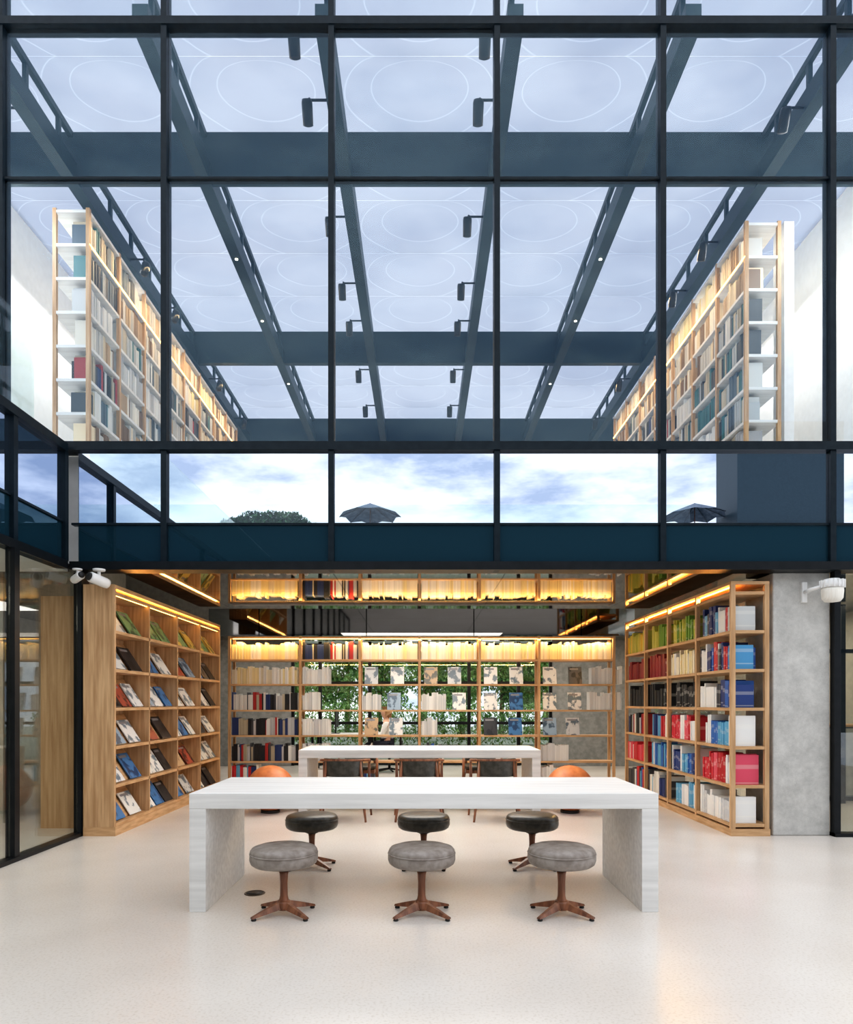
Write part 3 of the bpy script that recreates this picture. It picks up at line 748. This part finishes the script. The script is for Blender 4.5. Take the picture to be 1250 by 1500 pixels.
pts=[(0,0,.52),(.0,0,.72),(-.01,0,.93),(-.02,0,1.02),(-.05,0,1.12),(-.06,0,1.22),
     (0,.10,.52),(-.40,.11,.52),(-.38,.11,.12),(-.50,.12,.05),
     (0,-.10,.52),(-.40,-.11,.52),(-.38,-.11,.12),(-.50,-.12,.05),
     (-.01,.17,.92),(-.10,.22,.70),(-.34,.16,.775),(-.42,.15,.78),
     (-.01,-.17,.92),(-.10,-.22,.70),(-.34,-.16,.775),(-.42,-.15,.78)]
ed=[(0,1),(1,2),(2,3),(3,4),(4,5),(0,6),(6,7),(7,8),(8,9),(0,10),(10,11),(11,12),(12,13),(2,14),(14,15),(15,16),(16,17),(2,18),(18,19),(19,20),(20,21)]
rd=[.12,.11,.11,.05,.085,.075,.08,.06,.042,.03,.08,.06,.042,.03,.052,.042,.028,.024,.052,.042,.028,.024]
P=skin('person',pts,ed,rd,M['skin'],loc=(-.66,13.1,0)); top(P,'seated person in white shirt working at desk','person')
skin('shirt',[pts[i] for i in (0,1,2,14,15,16,18,19,20)],[(0,1),(1,2),(2,3),(3,4),(4,5),(2,6),(6,7),(7,8)],[.135,.128,.128,.066,.054,.038,.066,.054,.038],M['shirt'],P)
skin('trousers',[pts[i] for i in (0,6,7,8,10,11,12)],[(0,1),(1,2),(2,3),(0,4),(4,5),(5,6)],[.13,.092,.072,.054,.092,.072,.054],M['denim'],P)
skin('hair',[(-.02,0,1.17),(-.02,0,1.25),(.03,0,1.10),(.05,0,1.0)],[(0,1),(0,2),(2,3)],[.088,.082,.06,.045],M['hair'],P)
obj('nose',MB().lathe([(.016,0),(.010,.02),(.0001,.028)],10).mesh('nose',M['skin']),(-.125,0,1.16),P,(0,-pi/2,0))
for sy in (-1,1):
    obj('eye',MB().lathe([(.010,0),(.006,.006),(.0001,.008)],10).mesh('eye',M['rubber']),(-.125,sy*.032,1.185),P,(0,-pi/2,0))
    for k in range(5):
        obj('finger',MB().tube([(-.43,sy*.15+(k-2)*.014,.775),(-.47,sy*.15+(k-2)*.017,.765),(-.495+abs(k-2)*.008,sy*.15+(k-2)*.018,.752)],[.008,.007,.005],8).mesh('finger',M['skin']),parent=P)
oc=empty('office_chair',(-.62,13.1,0)); top(oc,'black office chair under the seated person','office chair')
obj('seat',MB().lathe([(.0001,.345),(.21,.345),(.23,.36),(.22,.385),(.0001,.39)],28).mesh('seat',M['rubber']),parent=oc)
obj('column',MB().lathe([(.025,.05),(.025,.345),(.0001,.345)],12).mesh('column',M['rubber']),parent=oc)
for i in range(5):
    obj('leg',MB().tube([(0,0,.07),(.26,0,.03)],[.02,.014],8).mesh('leg',M['rubber']),parent=oc,rot=(0,0,i*2*pi/5))
obj('backrest',MB().box(.20,.235,-.19,.19,.50,.86).mesh('backrest',M['rubber']),parent=oc)
obj('back_support',MB().tube([(.05,0,.36),(.235,0,.39),(.245,0,.6)],.015,8).mesh('back_support',M['rubber']),parent=oc)

# ------------------------------------------------------------------ trees
def foliage(mb,cx,cy,cz,rx,ry,rz,n,size):
    for _ in range(n):
        while True:
            p=Vector((random.uniform(-1,1),random.uniform(-1,1),random.uniform(-1,1)))
            if .45<p.length<1: break
        c=Vector((cx+p.x*rx,cy+p.y*ry,cz+p.z*rz)); R_=Matrix.Rotation(random.uniform(0,6.3),3,'Z')@Matrix.Rotation(random.uniform(-1.2,1.2),3,'X')
        s=size*random.uniform(.6,1.3)
        mb.add([tuple(c+R_@Vector(q)) for q in ((-s*.5,0,0),(0,-s,0),(s*.5,0,0),(0,s,0))],[(0,1,2,3)])
def tree(x,y,h,cr,n,size,label,mat='leaf',lo=.62):
    r=empty('tree',(x,y,-.05)); top(r,label,'tree')
    obj('trunk',MB().tube([(0,0,0),(.05,.02,h*.4),(0,0,h*.8)],[.12,.09,.05],10).mesh('trunk',M['bark']),parent=r)
    mb=MB(); st=(.92-lo)/6
    for k in range(7):
        a=random.uniform(0,6.3); foliage(mb,cr*.45*math.cos(a),cr*.45*math.sin(a),h*(lo+st*k),cr*.6,cr*.6,cr*.5,n//7,size)
    obj('foliage',mb.mesh('foliage',M[mat]),parent=r)
for i,x in enumerate((-4.6,-1.6,1.5,4.6)):
    tree(x,25.4,3.9,1.35,8000,.085,'leafy green garden tree outside rear window',lo=.42)
for i,x in enumerate((-6.8,-3.2,.1,3.4,6.9)):
    tree(x,29.2,4.9,1.5,8000,.10,'leafy green garden tree outside rear window',lo=.35)
hd=MB()
for k in range(16): foliage(hd,-5.5+k*.72,22.3,.65,.6,.5,.75,1000,.06)
o=obj('hedge',hd.mesh('hedge',M['leaf'])); top(o,'low green hedge outside the rear window','hedge')
# broad treetop behind the terrace: several crowns on one trunk
r=empty('tree',(-8.6,-24.8,-.05)); top(r,'broad leafy tree rising behind the courtyard terrace','tree')
obj('trunk',MB().tube([(0,0,0),(.1,.05,5),(0,0,10)],[.3,.22,.1],12).mesh('trunk',M['bark']),parent=r)
mb=MB()
for dx,dz,rr in ((-2.0,10.7,1.25),(-.9,11.1,1.25),(.3,10.9,1.3),(1.4,10.8,1.2),(2.4,10.3,1.3),(-1.4,9.6,1.6),(1.0,9.5,1.7)):
    foliage(mb,dx,random.uniform(-.6,.6),dz,rr,rr,rr*.9,1700,.15)
obj('foliage',mb.mesh('foliage',M['leaf_d']),parent=r)

# building behind camera (seen as reflection)
top(box('wall_courtyard',-24,24,-21,-17.02,0,8.2,M['cladding']),'dark teal clad building across the courtyard','wall',kind='structure')
top(box('wall_courtyard',-24,24,-17.2,-17.02,8.2,9.28,M['cladding']),'dark teal terrace parapet across the courtyard','wall',kind='structure')
top(box('wall_courtyard',14.2,19,-19.5,-17.3,8.2,14,M['cladding']),'dark teal clad rooftop volume on the terrace','wall',kind='structure')
o=box('glass_balustrade',-12,12,-17.13,-17.11,9.28,10.2,M['glass_b']); top(o,'frameless glass balustrade on terrace parapet','balustrade')
def umbrella(x,y):
    r=empty('patio_umbrella',(x,y,8.2)); top(r,'open grey canvas patio umbrella on the terrace','umbrella',group='terrace umbrellas')
    obj('pole',MB().tube([(0,0,.05),(0,0,2.5)],.025,10).mesh('pole',M['walnut']),parent=r)
    obj('base',MB().lathe([(.28,0),(.28,.05),(.05,.08),(.0001,.08)],24).mesh('base',M['concrete']),parent=r)
    v=[(0,0,2.50)];ff=[];n=8
    for i in range(n*2):
        a=pi*i/n; rr=1.45 if i%2==0 else 1.30; v.append((rr*math.cos(a),rr*math.sin(a),1.86 if i%2==0 else 1.96))
    for i in range(n*2): ff.append((0,1+i,1+(i+1)%(n*2)))
    obj('canopy',MB().add(v,ff).mesh('canopy',M['canvas']),parent=r)
    for i in range(n):
        a=2*pi*i/n; obj('rib',MB().tube([(0,0,2.47),(1.44*math.cos(a),1.44*math.sin(a),1.84)],.014,6).mesh('rib',M['rubber']),parent=r)
umbrella(-2.42,-18.6); umbrella(12.8,-18.6)

# ------------------------------------------------------------------ lights
def area(loc,rot,sx,sy,power,col):
    l=bpy.data.lights.new('area','AREA'); l.shape='RECTANGLE'; l.size=sx; l.size_y=sy; l.energy=power; l.color=col
    o=bpy.data.objects.new('area_light',l); COL.objects.link(o); o.location=loc; o.rotation_euler=rot
amb=(1,.62,.22)
area((LX1-.03,8.55,2.44),(0,math.radians(-20),0),.03,3.4,26,amb)
area((RX0+.04,8.55,2.48),(0,math.radians(20),0),.03,3.4,30,amb)
area((0,10.785,2.335),(math.radians(28),0,0),6,.03,44,amb)
area((0,12.6,2.6),(0,0,0),8,1.6,120,(1,.94,.85))
area((0,8.6,2.62),(0,0,0),3,2.0,100,(1,.94,.86))
area((-6,4,2.6),(0,0,0),3,5,80,(1,.9,.75))
area((5,10,2.6),(0,0,0),1.5,5,60,(1,.85,.65))
# upper level: unseen fill added to brighten the side walls, plus warm shelf lights
area((-5.6,10.5,8.1),(0,math.radians(-25),0),.2,6,170,(1,.98,.95))
area((5.6,10.5,8.1),(0,math.radians(25),0),.2,6,170,(1,.98,.95))
area((-4.2,12.8,8.1),(0,math.radians(-25),0),.05,7,90,(1,.66,.32))
area((4.1,12.8,8.1),(0,math.radians(25),0),.05,7,90,(1,.66,.32))
